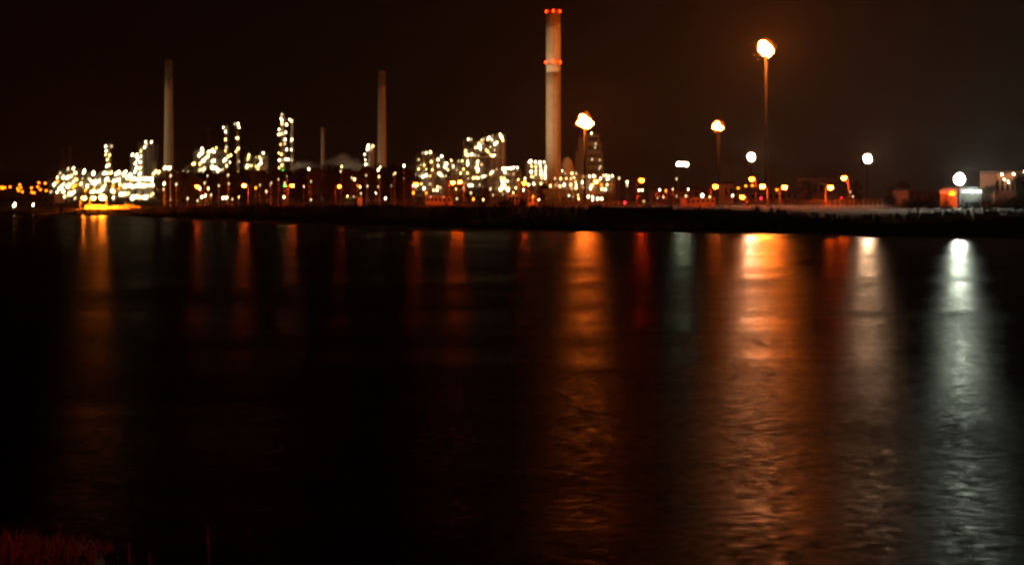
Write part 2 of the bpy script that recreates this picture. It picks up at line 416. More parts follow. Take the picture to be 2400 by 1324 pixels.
def process_unit(label, D, lamps, name='process_unit', bay=9.0, depth=12, group='lit process units', pad=1.0):
    """an open steel frame whose bays rise as high as the lamps fixed to their front"""
    good = []
    for p in lamps:
        q = W(p[0], p[1], D)
        if q.z < 5.0: YARD.append(p)
        else: good.append((q, p))
    xs = [q.x for q, _ in good]; x0, x1 = min(xs)-2, max(xs)+2
    nb = max(1, round((x1-x0)/bay)); bw = (x1-x0)/nb
    g = Vector(((x0+x1)/2, D, 3.1)); t = thing(name, label, 'process unit', g, group)
    tops = [0]*nb; lev = [[] for _ in range(nb)]
    for q, p in good:
        i = min(nb-1, int((q.x-x0)/bw)); z = q.z-g.z-1.3; tops[i] = max(tops[i], z)
        if z > 2 and all(abs(z-a) > 2.4 for a in lev[i]): lev[i].append(z)
    tops = [max(a, 5) for a in tops]
    fr = MB()
    for i in range(nb+1):
        h = max(tops[max(0, i-1)], tops[min(nb-1, i)]); x = x0+i*bw-g.x
        for y in (0, depth/2, depth): fr.box(x-.22, x+.22, y-.22, y+.22, 0, h)
    for i in range(nb):
        a, c = x0+i*bw-g.x+.22, x0+(i+1)*bw-g.x-.22
        zz = sorted(lev[i]) or [tops[i]]
        # storeys between the lamps too
        z = 4.5
        while z < tops[i]-3:
            if all(abs(z-q) > 2.2 for q in zz): zz.append(z)
            z += 4.5
        for z in sorted(zz):
            for y in (0, depth): fr.box(a, c, y-.16, y+.16, z-.45, z-.02)
            b = MB(); b.box(a-.2, c+.2, -.6, depth+.6, z, z+.12); dk = b.build('deck', M['deck'], t); rl = MB()
            for zr in (.6, 1.15): rl.box(a, c, -.62, -.56, z+zr, z+zr+.06)
            for j in range(4): rl.box(a+(c-a)*j/3-.04, a+(c-a)*j/3+.04, -.62, -.56, z+.12, z+1.15)
            rl.build('railing', M['steel'], dk)
        # diagonal stair
        for z, z2 in zip(sorted(zz), sorted(zz)[1:]):
            if z2-z < 7: fr.bar((a+.5, -.9, z), (c-.5, -.9, z2), .22, n=4)
        # equipment
        h = tops[i]
        for kx in range(2):
            if R.random() < .75:
                xx = a+(c-a)*(.25+.5*kx); r = R.uniform(.9, 1.7); hh = R.uniform(.45, 1.0)*h+R.uniform(0, 2)
                b = MB(); b.lathe([(r, 0), (r, hh), (r*.7, hh+r*.5), (r*.2, hh+r*.7)], 16, (xx, depth*R.uniform(.35, .65), 0)); b.build('vessel', M['vessel'], t, True)
    fr.build('frame', M['steel'], t)
    for k in range(max(2, nb//2)):
        z = R.uniform(3, max(4, min(tops))); r = R.uniform(.18, .4); b = MB()
        b.bar((x0-g.x-1, -1.2-.3*k, z), (x1-g.x+1, -1.2-.3*k, z), r, n=8); b.build('pipe', M['vessel'], t, True)
    for q, p in good:
        q = q.copy(); q.y = D-1.9; add_lamp(t, q, kind_of(p), R.uniform(.5, .7))
    return t

Y_ = 'yellow'
R3 = random.Random(5)
def denser(u, f, x0=0):
    return u+[(p[0]+R3.uniform(-5, 5), p[1]+R3.uniform(-4, 4), R3.choice(['white', 'white', 'warm'])) for p in u if len(p) < 3 and R3.random() < f]  # extra jittered lamps added so the clusters merge into a bloom
U1 = tr(8, [(490, 130), (590, 120), (340, 210), (290, 290), (400, 290), (480, 290), (560, 240), (640, 210), (660, 330), (600, 360), (230, 420), (410, 410), (520, 430), (590, 470, Y_), (630, 440, Y_), (290, 370, Y_), (310, 500), (280, 570), (330, 480), (410, 570), (520, 580), (590, 570), (560, 600), (260, 680, 'dim'), (370, 690), (430, 650), (620, 680, 'dim'), (165, 560, 'dim'), (540, 270, 'dim'), (480, 440)])
process_unit('dense lit process unit at the far left, below the thin chimney pair', 1180, denser(U1, .6), bay=8)
U2 = tr(8, [(790, 190), (960, 200), (870, 310), (760, 310, 'dim'), (730, 410, 'warm'), (770, 470, 'dim'), (920, 400), (980, 390), (1030, 380), (860, 470), (820, 520, Y_), (980, 490, Y_), (920, 560), (980, 560), (1050, 540), (1110, 530), (1150, 470), (1180, 430), (1200, 330), (1270, 350, 'warm'), (1140, 510), (1000, 330, 'dim'), (1090, 400, 'dim')])
process_unit('low lit process unit behind the orange jetty lamps', 1150, denser(U2, .8), bay=8)
C1 = tr(1, [(1000, 455), (1055, 455), (1005, 500), (1000, 535), (1040, 540), (1020, 580, 'warm'), (1015, 640), (1035, 630)])+tr(8, [(1150, 215), (1200, 215), (1250, 210), (1300, 200)])
process_column('slim lit column standing alone above the left process units', 256, 1200, 338, 3.6, C1)
U3 = tr(1, [(1375, 415), (1385, 435), (1430, 415), (1365, 465), (1330, 500), (1250, 535), (1290, 540), (1330, 550), (1300, 575), (1325, 605), (1280, 615), (1290, 660), (1325, 660), (1275, 695), (1320, 715), (1265, 620, 'dim')])
process_unit('stepped lit process tower with a pale vessel, left of the big unlit chimney', 1200, U3, bay=6)
U4 = tr(8, [(1380, 215), (1430, 200), (1480, 215), (1540, 190), (1560, 220), (1640, 240), (1340, 360), (1400, 330), (1450, 310), (1330, 450, Y_), (1310, 530), (1440, 500, Y_), (1460, 420, 'warm'), (2090, 220), (2130, 180, 'warm'), (2190, 190), (2290, 110), (2370, 110),
    (1580, 290), (1630, 290)]+[(x, 315+R.uniform(-8, 8)) for x in range(1680, 2060, 42)]+[(x, 448+R.uniform(-8, 8)) for x in range(1530, 1720, 48)]+[(x, 440+R.uniform(-8, 8)) for x in range(1790, 2090, 42)]+[(2110, 470, Y_), (2160, 500, 'dim'), (1470, 600), (1530, 600), (1620, 590, 'warm')]+[(x, 660) for x in range(1690, 1960, 44)]+[(2040, 630), (2100, 580), (1345, 690)])
process_unit('wide lit process unit with long bright rows of lamps, below the big left chimney', 1120, denser(U4, .5), bay=8)
UA = tr(2, [(285, 715), (265, 735), (340, 710), (385, 685), (370, 710), (230, 795), (310, 755), (290, 775), (270, 795), (300, 830), (265, 845), (355, 825), (345, 815), (370, 775), (400, 835), (395, 850), (110, 855), (150, 850, 'dim'), (185, 855, 'dim'), (290, 700), (325, 745)])
process_unit('lit process unit just above the trees, left of the two slim columns', 1200, denser(UA, 0.4), bay=8)
process_column('left one of two slim lit columns rising side by side above the trees', 531, 1200, 297, 3.2, tr(2, [(435, 540), (452, 570), (452, 625), (457, 680), (452, 705), (470, 745), (450, 765), (485, 735), (480, 785), (460, 810), (440, 775)]))
process_column('right one of two slim lit columns rising side by side above the trees', 557, 1210, 290, 2.8, tr(2, [(515, 515), (540, 515), (547, 540), (540, 615), (530, 615), (540, 690), (545, 685), (525, 710), (545, 780, 'dim'), (540, 855)]))
UB = tr(2, [(615, 735), (610, 755), (605, 770, 'dim'), (600, 820), (605, 810), (630, 810), (665, 750), (690, 750), (715, 720), (710, 755), (700, 790), (665, 815), (685, 805), (680, 830), (700, 770)])
process_unit('small lit process unit between the slim columns and the tallest lit column', 1200, UB, bay=7)
process_column('pale drum vessel standing at the right of the small lit unit', 623, 1215, 366, 4.5, [], group='unlit process vessels')
CC = tr(2, [(850, 450), (842, 478), (850, 490), (900, 485), (915, 495), (905, 490), (880, 520), (850, 515), (828, 555), (820, 590), (835, 588), (850, 585), (875, 575), (873, 625), (870, 655), (840, 660, 'warm'), (880, 695), (845, 730, 'warm'), (825, 720), (830, 770), (850, 772), (875, 765), (890, 765), (850, 805, 'warm'), (828, 825, 'warm'), (820, 870), (855, 842, 'green')])
process_column('tallest and brightest lit process column, clustered lamps up its full height', 663, 1200, 274, 5.2, CC)
process_column('slimmer lit column touching the right side of the brightest column', 684, 1206, 281, 3.2, tr(2, [(920, 625), (915, 697), (912, 640, 'dim'), (918, 770, 'dim')]))
process_column('lit column with lamps down its left edge, just left of the middle chimney', 871, 1250, 344, 8, tr(3, [(455, 635), (450, 650), (490, 640), (480, 655), (445, 665), (425, 700), (428, 740), (432, 775)]))
U5 = tr(3, [(855, 690), (880, 690), (910, 685), (825, 740), (918, 755), (840, 780), (865, 780), (880, 810, 'warm'), (825, 810), (925, 815, 'warm'), (805, 850), (830, 860), (855, 865), (880, 855), (910, 860), (780, 865), (755, 865), (690, 920, 'warm'), (720, 920), (745, 920), (695, 955), (745, 955), (785, 930), (800, 935), (820, 930), (845, 920), (790, 905, 'yellow'), (865, 950), (910, 920, 'dim'), (935, 965), (965, 940), (985, 945), (960, 965), (540, 795), (525, 815)])
process_unit('lit process unit right of the trees, three lamps in a row on its top', 1180, [p for p in U5 if p[0] > 930], bay=8)
U6 = tr(3, [(968, 740), (995, 715), (968, 785), (1030, 770), (1020, 790), (1065, 745, 'warm'), (1075, 780), (1030, 800), (1040, 815), (1075, 800), (970, 840), (1000, 860), (1025, 860), (985, 850), (1045, 815), (1105, 815), (1120, 750), (1145, 750), (1135, 840), (1155, 810)])
process_unit('compact lit process unit left of the great terraced unit', 1200, denser(U6, 0.4), bay=7)
U7 = tr(5, [(155, 360), (185, 360, 'dim'), (220, 435), (245, 435), (260, 405), (265, 430), (285, 370), (305, 360), (345, 365), (350, 350), (385, 365), (390, 325, 'dim'), (465, 310), (468, 325), (490, 370), (420, 400), (410, 410), (295, 400, 'dim'), (370, 435, 'dim'), (410, 465, 'dim'), (330, 465), (275, 465), (130, 475), (145, 505), (150, 515), (190, 505), (220, 515, 'dim'), (255, 520), (370, 510), (410, 515), (150, 570), (155, 590), (150, 605), (245, 580), (245, 610), (285, 605, 'pinkish'), (230, 635), (250, 665), (245, 670), (155, 690), (155, 740, 'dim'), (205, 735), (250, 735), (285, 725), (310, 720), (330, 710), (165, 805), (195, 805), (180, 800), (265, 800, 'dim')])
process_unit('great terraced process unit left of the tallest chimney, its top stepping up rightwards', 1200, denser(U7, 0.35), bay=8, depth=18)
U8 = tr(5, [(385, 680), (400, 670, 'dim'), (430, 650), (485, 640), (505, 640), (495, 650), (550, 640), (565, 640), (595, 635), (630, 635), (510, 680), (535, 690), (595, 695, 'dim'), (475, 735), (505, 740), (535, 765), (500, 780), (485, 800), (510, 810), (465, 840), (505, 830), (545, 845), (540, 855), (480, 850), (615, 830), (640, 750)])
process_unit('low lit unit between terraced unit and furnace, level lamp row on top', 1160, denser(U8, 0.4), bay=8)
U9 = tr(5, [(745, 580), (755, 575), (765, 570), (805, 580), (845, 585), (855, 580), (890, 580), (770, 620, 'warm'), (810, 625), (855, 620), (905, 620), (765, 675), (810, 665), (860, 665), (900, 670), (770, 720, 'warm'), (810, 700, 'warm'), (860, 700), (900, 700), (785, 725, 'warm'), (865, 735), (900, 735), (790, 790), (795, 800), (860, 790, 'warm'), (860, 640, 'yellow'), (905, 640), (850, 600), (902, 720)])
process_unit('square furnace block covered in lamps at the foot of the tallest chimney', 1180, U9, bay=7, name='furnace_block')
U10 = tr(5, [(995, 740), (1050, 740, 'warm'), (1065, 665), (1095, 690, 'dim'), (1160, 690, 'warm'), (1200, 690, 'dim'), (1150, 740), (1105, 740, 'warm'), (1180, 730, 'warm'), (950, 810), (1000, 805, 'dim'), (1045, 815), (1035, 810), (1085, 800, 'cool'), (1150, 800), (1195, 770), (1200, 800), (1160, 840), (1200, 830), (1260, 775), (1275, 825, 'pinkish')])
process_unit('low lit pipe rack at the right foot of the tallest chimney', 1120, U10, bay=9)
U11 = tr(5, [(1280, 720), (1350, 800), (1340, 815), (1355, 805), (1340, 835), (1380, 720), (1370, 715), (1330, 720), (1435, 740), (1465, 710), (1490, 710), (1520, 715), (1550, 715), (1510, 740), (1500, 745), (1445, 800, 'yellow'), (1500, 800, 'warm'), (1450, 840), (1485, 845), (1395, 765, 'yellow'), (1400, 770, 'yellow')])
process_unit('low lit process unit in front of the dark stepped tower block', 1120, U11, bay=9)

# steam drum, tank dome and dark tower block right of the chimney
def tower_block():
    Dd = 1600; g = W(1390, 470, Dd); g.z = 3.1; k = Dd/F
    t = thing('tower_block', 'dark stepped tower block with dim floors behind the chimney flare stack', 'building', g)
    def X(px): return (px-CX)/F*Dd-g.x
    def Z(py): return W(0, py, Dd).z-3.1
    b = MB(); b.box(X(1356), X(1369), 0, 14, 0, Z(322)); b.box(X(1349), X(1356)-.01, 2, 14, 0, Z(356)); b.build('stair_tower', M['wall_grey'], t)
    tops = [318, 338, 358, 376, 394, 412, 430, 448]; ext = [1408, 1412, 1416, 1416, 1418, 1420, 1420, 1420]
    for i, (y, e) in enumerate(zip(tops, ext)):
        z1 = Z(y); z0 = Z(tops[i+1])+.8 if i+1 < len(tops) else 0
        b = MB(); b.box(X(1375), X(e)-1.5, 2, 16, z0, z1); b.build('storey', M['wall_grey'], t)
        b = MB(); b.box(X(1374), X(e), .5, 17, z1, z1+.8); b.build('floor_slab', M['concrete'], t)
        for j in range(5):
            x = X(1378)+j*(X(e)-X(1378)-3)/5
            b = MB(); b.box(x, x+2.2, 1.9, 2.2, z0+(z1-z0)*.3, z0+(z1-z0)*.75); b.build('window', M['glass'], t)
    for p in tr(5, [(1350, 300, 'white'), (1350, 303, 'white'), (1390, 405, 'dim'), (1385, 440, 'dim'), (1435, 625, 'dim'), (1430, 560, 'dim'), (1355, 555, 'dim'), (1425, 645, 'dim')]):
        q = W(p[0], p[1], Dd); q.y = Dd-1; add_lamp(t, q, p[2], .7)
tower_block()
def tank(label, px, D, top_py, hw, dome=.25, matn='wall_pale'):
    g = Vector(((px-CX)/F*D, D, 3.1)); r = hw/F*D; z1 = W(0, top_py, D).z-3.1
    t = thing('storage_tank', label, 'tank', g)
    b = MB(); b.lathe([(r, 0), (r, z1*(1-dome))], 40); b.build('shell', M[matn], t, True)
    b = MB(); n = 8
    b.lathe([(r*math.cos(a*math.pi/2/n)+.12, z1*(1-dome)+.02+z1*dome*math.sin(a*math.pi/2/n)) for a in range(n)]+[(.3, z1)], 40); b.build('dome_roof', M[matn], t, True)
    b = MB()
    for i in range(30):
        a = math.pi+i*.06; b.box(r*math.cos(a)*1.03-.5, r*math.cos(a)*1.03+.5, r*math.sin(a)*1.03-.5, r*math.sin(a)*1.03+.5, z1*(1-dome)*i/30, z1*(1-dome)*i/30+.15)
    b.build('stair', M['steel'], t)
tank('pale domed tank touching the right foot of the tallest chimney', 1330, 1400, 368, 17, .45)
process_column('thin unlit column between the stepped lit tower and the big left chimney', 359.5, 1215, 343, 2.2, [], group='unlit process vessels')
process_column('broad dull vessel under the top lamps of the stepped lit tower', 349, 1230, 352, 6, [], group='unlit process vessels')

LMARK = [(400, 'below the big left chimney'), (500, 'left of the two slim columns'), (570, 'below the two slim columns'), (640, 'below the small unit and pale drum'), (710, 'below the brightest lit column'), (790, 'below the short slim chimney'), (850, 'below the lit steam'), (905, 'below the middle chimney'), (1000, 'left of the unit with three top lamps'), (1085, 'by the two side-by-side orange lamps'), (1200, 'below the great terraced unit'), (1290, 'below the furnace block'), (1345, 'right of the tallest chimney foot'), (1480, 'below the dark stepped tower block'), (1530, 'beside the lone orange street lamp'), (1625, 'around the twin-pole floodlight'), (1900, 'below the tall flare'), (2050, 'below the right warm floodlight'), (2150, 'left of the brown shed'), (3000, 'below the white tent')]
def landmark(px):
    for x, n in LMARK:
        if px < x: return n
# ------------------------------------------------------------------ lamp posts
def street_lamp(label, px, py, D, kind='sodium', r=.42, base_y=None, group='orange street lamps', arm=None, pole_r=.11, cat='street lamp'):
    if kind.startswith('sodium') and D < 700: r *= 1.5
    q = W(px, py, D); arm = (1.6 if (px*7) % 2 < 1 else -1.6) if arm is None else arm
    gx = q.x+arm; g = Vector((gx, D+.4, ground_z(gx, D+.4)))
    t = thing('street_lamp', label, cat, g, group); h = q.z-g.z+.28
    b = MB(); b.lathe([(.28, 0), (.28, .9), (pole_r*1.3, 1.0), (pole_r, h-1.0)], 10); b.build('pole', M['dark_steel'], t, True)
    b = MB(); pts = [Vector((0, 0, h-1.0)), Vector((-arm*.15, -.05, h-.3)), Vector((-arm*.5, -.2, h)), Vector((-arm*.85, -.36, h+.06))]
    for a, c in zip(pts, pts[1:]): b.bar(a, c, pole_r*.7, n=8)
    b.build('arm', M['dark_steel'], t, True)
    b = MB(); b.blob((-arm, -.4, h+.06), (max(.75, r*1.25), max(.4, r*1.05), .2), 2); b.build('lamp_head', M['dark_steel'], t, True)
    b = MB(); b.blob((-arm, -.4, h-.28), (r*1.15, r, r*.8), 2); b.build('lamp', E[kind], t, True)
    return t
S = [
 ('bright orange street lamp in front of the trees, below the pair of slim columns', 572, 435, 560, 'sodium_big', .40),
 ('orange street lamp in front of the trees, right of the brightest lit column', 685, 435, 580, 'sodium', .42),
 ('orange street lamp at the left end of the tree line', 462, 437, 600, 'sodium', .40),
 ('small orange street lamp under the right part of the trees', 795, 437, 600, 'sodium', .33),
 ('brighter of two orange street lamps side by side before the terraced unit', 1061, 428, 600, 'sodium_big', .42),
 ('dimmer right neighbour of the bright orange lamp before the terraced unit', 1078, 427, 560, 'sodium_big', .38),
 ('orange street lamp in front of the unit with three lamps on top', 975, 432, 560, 'sodium', .40),
 ('orange street lamp left of the furnace block', 1229, 429, 560, 'sodium', .42),
 ('orange street lamp in front of the dark stepped tower block', 1397, 426, 540, 'sodium_big', .40),
 ('lone orange street lamp right of the process units, before the shed', 1503.6, 423, 500, 'sodium_red', .42),
 ('orange street lamp at the foot of the medium flare stack', 1677, 437.5, 500, 'sodium', .48),
 ('orange street lamp straight below the left warm floodlight', 1762, 420, 520, 'sodium', .48),
 ('bright yellow-orange street lamp between the left floodlight and the tall flare mast', 1787.5, 437, 480, 'sodium_big', .46),
 ('yellow-orange street lamp alone to the right of the tall flare mast', 1839, 439, 480, 'sodium_big', .44),
 ('low yellow-orange lamp just above the bank, under the left floodlight', 1740, 462, 480, 'sodium', .40),
 ('bright yellow-orange street lamp left of the lamp on the slim bent pole', 1946.5, 439.5, 470, 'sodium_big', .46),
 ('orange street lamp on a slim tall pole, left of the right warm floodlight', 1978, 417.5, 460, 'sodium_big', .42),
 ('orange street lamp under the brightest white floodlight', 2231.6, 453, 410, 'sodium_far', .55),
]
for a in S: street_lamp(*a)
for x, y in [(1730, 441), (1748, 436), (1763.6, 435), (1821, 445)]:
    street_lamp('tiny faint orange lamp low among the brighter ones near the tall flare mast', x, y, 560, 'yellow', .4, group='tiny orange lamps by the flare mast')
for x, y in tr(1, [(20, 835), (45, 842), (25, 850), (95, 835), (185, 815), (165, 850), (175, 870), (195, 840), (210, 880), (365, 795), (425, 800), (355, 835), (295, 845), (320, 890), (380, 860), (435, 870), (300, 885), (10, 840)]):
    street_lamp('orange lamp in the far left cluster at the picture edge', x, y, 900, 'sodium_far', .62, group='orange lamps at far left')
for lab, x, y in (('leftmost of the three yellow jetty lamps', 197, 464), ('middle one of the three yellow jetty lamps', 219, 464), ('rightmost and brightest of the three yellow jetty lamps', 240, 463)):
    street_lamp(lab, x, y, 560, 'jetty', .65 if x < 230 else 1.1, group='yellow jetty lamps')
# small white and pink lamps low on posts
def yard_lamp(label, px, py, D, kind, r, group):
    q = W(px, py, D); g = Vector((q.x, D, ground_z(q.x, D))); h = max(.8, q.z-g.z)
    t = thing('yard_lamp', label, 'lamp', g, group)
    b = MB(); b.lathe([(.12, 0), (.07, .3), (.06, h-r)], 8); b.build('post', M['steel'], t)
    s = max(0, min(1, (640-px)/300))  # left lamps drawn out and tilted like streaks of blurred light
    o = link('lamp', lamp_mesh(kind, r, 1.15+.8*round(s, 1)), t, (0, 0, h)); k = R.choice((.55, .75, .9, 1, 1.15)); o.scale = (k, k, k); o.rotation_euler = (0, s*.55, 0)
T = 'small white lamp glinting between the dark trees'; TG = 'white lamps among the trees'
tree_l = tr(2, [(265, 970, 'white'), (325, 970, 'warm'), (430, 1035, 'white'), (455, 1035, 'white'), (540, 1030, 'warm'), (495, 1045, 'dim'), (280, 1030, 'white'), (305, 1020, 'white'), (250, 1055, 'dim'), (345, 1015, 'dim'), (320, 880, 'dim'), (465, 875, 'dim'), (690, 945, 'dim'), (770, 930, 'dim'), (762, 945, 'dim'), (860, 1030, 'white'), (1050, 1050, 'dim'), (60, 880, 'dim'), (100, 940, 'dim'), (15, 935, 'white'), (300, 930, 'dim'), (400, 950, 'dim'), (470, 935, 'dim'), (820, 905, 'dim'), (880, 885, 'dim'), (865, 930, 'dim'), (1035, 832, 'white'), (1050, 920, 'dim'), (660, 965, 'yellow'), (1000, 955, 'pinkish'), (735, 990, 'pinkish'), (20, 825, 'white'), (55, 825, 'white'), (180, 1040, 'dim'), (60, 1045, 'dim'), (10, 975, 'dim')])
tree_l += tr(3, [(540, 795, 'white'), (525, 815, 'white'), (255, 790, 'warm'), (248, 825, 'dim'), (435, 855, 'dim'), (330, 875, 'dim'), (350, 885, 'warm'), (530, 865, 'warm'), (650, 840, 'warm'), (640, 848, 'dim'), (715, 785, 'white'), (715, 880, 'dim'), (370, 930, 'yellow'), (390, 940, 'warm'), (445, 935, 'dim'), (525, 940, 'dim'), (620, 930, 'dim'), (507, 985, 'white'), (578, 1025, 'white'), (398, 990, 'dim'), (28, 1035, 'dim')])
for x, y, k in tree_l: yard_lamp({'white': 'bright small white', 'warm': 'small warm', 'dim': 'faint pale', 'yellow': 'small yellow', 'pinkish': 'small reddish'}[k]+' lamp among the dark trees, '+landmark(x), x, y, 585+R.uniform(-10, 10), k, .30 if k != 'dim' else .26, TG)
low = tr(5, [(370, 840, 'dim'), (395, 900, 'dim'), (180, 880, 'dim'), (300, 945, 'warm'), (45, 935, 'dim'), (205, 940, 'yellow'), (490, 890, 'dim'), (690, 850, 'white'), (705, 740, 'white'), (695, 780, 'yellow'), (740, 800, 'warm'), (840, 945, 'white'), (1130, 905, 'cool'), (1220, 900, 'warm'), (1170, 915, 'dim'), (1225, 935, 'warm'), (1320, 915, 'white'), (1360, 920, 'white'), (1360, 945, 'white'), (1410, 935, 'white'), (1450, 935, 'white'), (35, 840, 'warm'), (110, 830, 'pinkish')])
low += [(p[0], p[1], kind_of(p)) for p in YARD]+tr(3, [(785, 985, 'yellow'), (880, 985, 'yellow')])
for x, y, k in low: yard_lamp({'white': 'bright white', 'warm': 'warm white', 'dim': 'faint', 'yellow': 'yellow', 'pinkish': 'pinkish', 'cool': 'greenish white', 'green': 'green'}[k]+' lamp on a low post, '+landmark(x), x, y, 560, k, .32, 'low lamps before the process units')
right = [(1497.8, 446, 'white'), (1505.5, 446, 'white'), (1546, 445.5, 'cool'), (1561, 447, 'yellow'), (1576.8, 444, 'pinkish'), (1613, 444, 'white'), (1555, 462, 'dim'), (1586, 460, 'dim'), (1607.6, 460, 'dim'), (1541, 464, 'dim'), (1717, 459, 'white'), (1509, 472, 'dim'), (1470, 427, 'white'), (1451, 418, 'dim'), (1470, 435, 'dim'), (1992.8, 450, 'pinkish'), (2103, 450, 'pinkish'), (1999, 461, 'dim'), (2200, 464, 'dim')]
for x, y, k in right: yard_lamp({'white': 'bright white', 'dim': 'faint', 'yellow': 'yellow', 'pinkish': 'pinkish', 'cool': 'greenish white'}[k]+' lamp on the right bank, '+landmark(x), x, y, 520, k, .30, 'low lamps along the right bank')
yard_lamp('greenish white lamp at the lit end of the low shed', 1646, 458.5, 480, 'cool', .42, 'low lamps along the right bank')
for lab, x, y in (('red signal lamp low on the bank right of the process units', 1464.5, 475), ('small red lamp under the flare mast lamps', 1783.7, 465), ('small red lamp left of the slim orange lamp pole', 1972, 463.5)):
    yard_lamp(lab, x, y, 500, 'redlow', .42 if x < 1500 else .2, 'red signal lamps')
for lab, x in (('left one of two white lamps low on the far left bank', 34), ('right one of two white lamps low on the far left bank', 78)):
    yard_lamp(lab, x, 480.5, 600, 'white', .42, 'white lamps on the left bank')
yard_lamp('green signal lamp among the trees under the brightest column', 667.4, 435.5, 600, 'green', .34, 'green signal lamp')

# ------------------------------------------------------------------ floodlight masts
def flood(label, px, py, D, kind, r, n, poles=1, arm=False):
    q = W(px, py, D); g = Vector((q.x, D+.6, ground_z(q.x, D))); h = q.z-g.z
    t = thing('floodlight_mast', label, 'floodlight mast', g, 'floodlight masts')
    for i in range(poles):
        x = (i-(poles-1)/2)*1.1; b = MB(); b.lathe([(.32, 0), (.32, .8), (.22, .9), (.14, h)], 10, (x, 0, 0)); b.build('pole', M['dark_steel'], t, True)
    ring = n > 3; R_ = r*2.05; r = r*.56 if ring else r
    if ring: spots = [(0, 0)]+[(R_*.5*math.cos(2*math.pi*k/5+.3), R_*.5*math.sin(2*math.pi*k/5+.3)) for k in range(5)]+[(R_*math.cos(2*math.pi*k/11), R_*math.sin(2*math.pi*k/11)) for k in range(11)]  # rings of extra lamps widen the head to the size of its bloom
    else: spots = [((k-(n-1)/2)*r*2.1, 0) for k in range(n)]
    wd = max(1.2, max(abs(a) for a, _ in spots)+r*.6); b = MB(); b.box(-wd, wd, -.12, .12, h-.12, h+.12)
    if ring:
        b.box(-.12, .12, -.11, .11, h+.13, h+R_+r*.6); b.box(-.12, .12, -.11, .11, h-R_-r*.6, h-.13)
        for k in range(24):
            a0, a1 = 2*math.pi*k/24, 2*math.pi*(k+1)/24; b.bar((R_*math.cos(a0), .13, h+R_*math.sin(a0)), (R_*math.cos(a1), .13, h+R_*math.sin(a1)), .1, n=6)
    b.build('crossbar', M['dark_steel'], t)
    for x, z in spots:
        b = MB(); b.lathe([(r*.55, 0), (r*.96, .35)], 12); b.ring((0, 0, .35), r*.97, r*1.03, 0, .55, n=12)
        o = b.build('lamp_housing', M['dark_steel'], t, True, (x, -.24, h+z)); o.rotation_euler = (math.radians(80), 0, 0)
        b = MB(); b.blob((0, 0, 0), (r*.94, .1, r*.94), 2); b.build('lamp', E[kind], o, True, (0, 0, .42)).rotation_euler = (math.radians(-90), 0, 0)
flood('small white floodlight mast on twin poles by the shed', 1599.5, 386, 620, 'flood_small', .8, 3, 2)
flood('left warm white floodlight mast, below the tall flare', 1760.5, 369, 640, 'flood_warm', .60, 7)
flood('right warm white floodlight mast, standing clear at the right', 2033, 373, 640, 'flood_warm', .64, 7)
flood('brightest cool white floodlight mast, over the white tent', 2248, 421, 430, 'flood_cool', .62, 7)
flood('small low floodlight on a short pole left of the twin-pole mast', 1585.6, 420.5, 560, 'dim', .4, 1)

# ------------------------------------------------------------------ buildings
def shed(label, px0, px1, top, D, wall='wall_grey', depth=18, lamps=(), nwin=4, gable=False, name='shed', cat='shed', door=True, base=None):
    a, c = W(px0, top, D), W(px1, top, D); g = Vector(((a.x+c.x)/2, D, ground_z((a.x+c.x)/2, D) if D < 1000 else 3.1)); hw = (c.x-a.x)/2; h = a.z-g.z
    t = thing(name, label, cat, g)
    b = MB(); b.box(-hw, hw, 0, depth, -.5, h*.92); b.build('wall', M[wall], t)
    b = MB()
    if gable:
        e = h*.92+.01; vs = []
        for y in (-.4, depth+.4):
            n = 10
            vs += [(-(hw+.3)*math.cos(math.pi*i/n), y, e+h*.38*math.sin(math.pi*i/n)) for i in range(n+1)]
        n = 11; fs = [(i, i+1, n+i+1, n+i) for i in range(n-1)]+[tuple(range(n))[::-1], tuple(range(n, 2*n))]
        b.add(vs, fs)
    else:
        b.box(-hw-.3, hw+.3, -.4, depth+.4, h*.92+.01, h)
    b.build('roof', M['tent'] if gable else M['roof'], t)
    for i in range(nwin):
        x = -hw+(i+.5)*2*hw/nwin; f = MB(); wd = hw/nwin*.55; z0, z1 = h*.42, h*.72
        f.box(x-wd-.08, x+wd+.08, -.08, -.003, z0-.08, z1+.08); o = f.build('window', M['door'], t)
        p = MB(); p.box(x-wd, x+wd, -.1, -.082, z0, z1); p.build('pane', M['glass'], o)
    if door:
        b = MB(); b.box(hw*.5, min(hw*.8, hw*.5+3), -.06, -.003, -.2, h*.36); b.build('door', M['door'], t)
    for p in lamps:
        q = W(p[0], p[1], D); q.y = D-1.6; add_lamp(t, q, p[2], p[3] if len(p) > 3 else .22)  # lamps added in front to brighten the wall
    return t
shed('long dark shed with a flat roof behind the twin-pole floodlight', 1530, 1680, 440, 720, nwin=8)
shed('low shed with a lit pale wall beside the greenish white lamp', 1608, 1676, 462, 500, 'wall_grey', nwin=6, lamps=[(1662, 462, 'warm', .2)])
shed('pale box building catching floodlight, right of the medium flare stack', 1697, 1719, 427, 660, 'wall_pale', nwin=2, door=False)
shed('dim warehouse behind the yellow-orange lamps at right', 1889, 1962, 413, 680, 'wall_grey', nwin=5)
shed('low brown shed left of the white tent', 2128, 2222, 447, 470, 'wall_dark', nwin=6)
shed('white floodlit tent with a rounded roof under the brightest floodlight', 2244, 2302, 449, 446, 'tent', gable=True, nwin=0, lamps=[(x, 449, 'tentfill', .12) for x in (2256, 2266, 2276, 2286, 2294)], name='tent', cat='tent', door=False)
shed('warm-lit brick building at the right edge of the picture', 2332, 2415, 400, 560, 'wall_brick', nwin=7, name='brick_building', cat='building', lamps=[(2345, 409, 'wallfill', .17), (2372, 408, 'wallfill', .17), (2398, 403, 'wallfill', .17), (2360, 427, 'wallfill', .17), (2350, 421, 'wallfill', .17)])
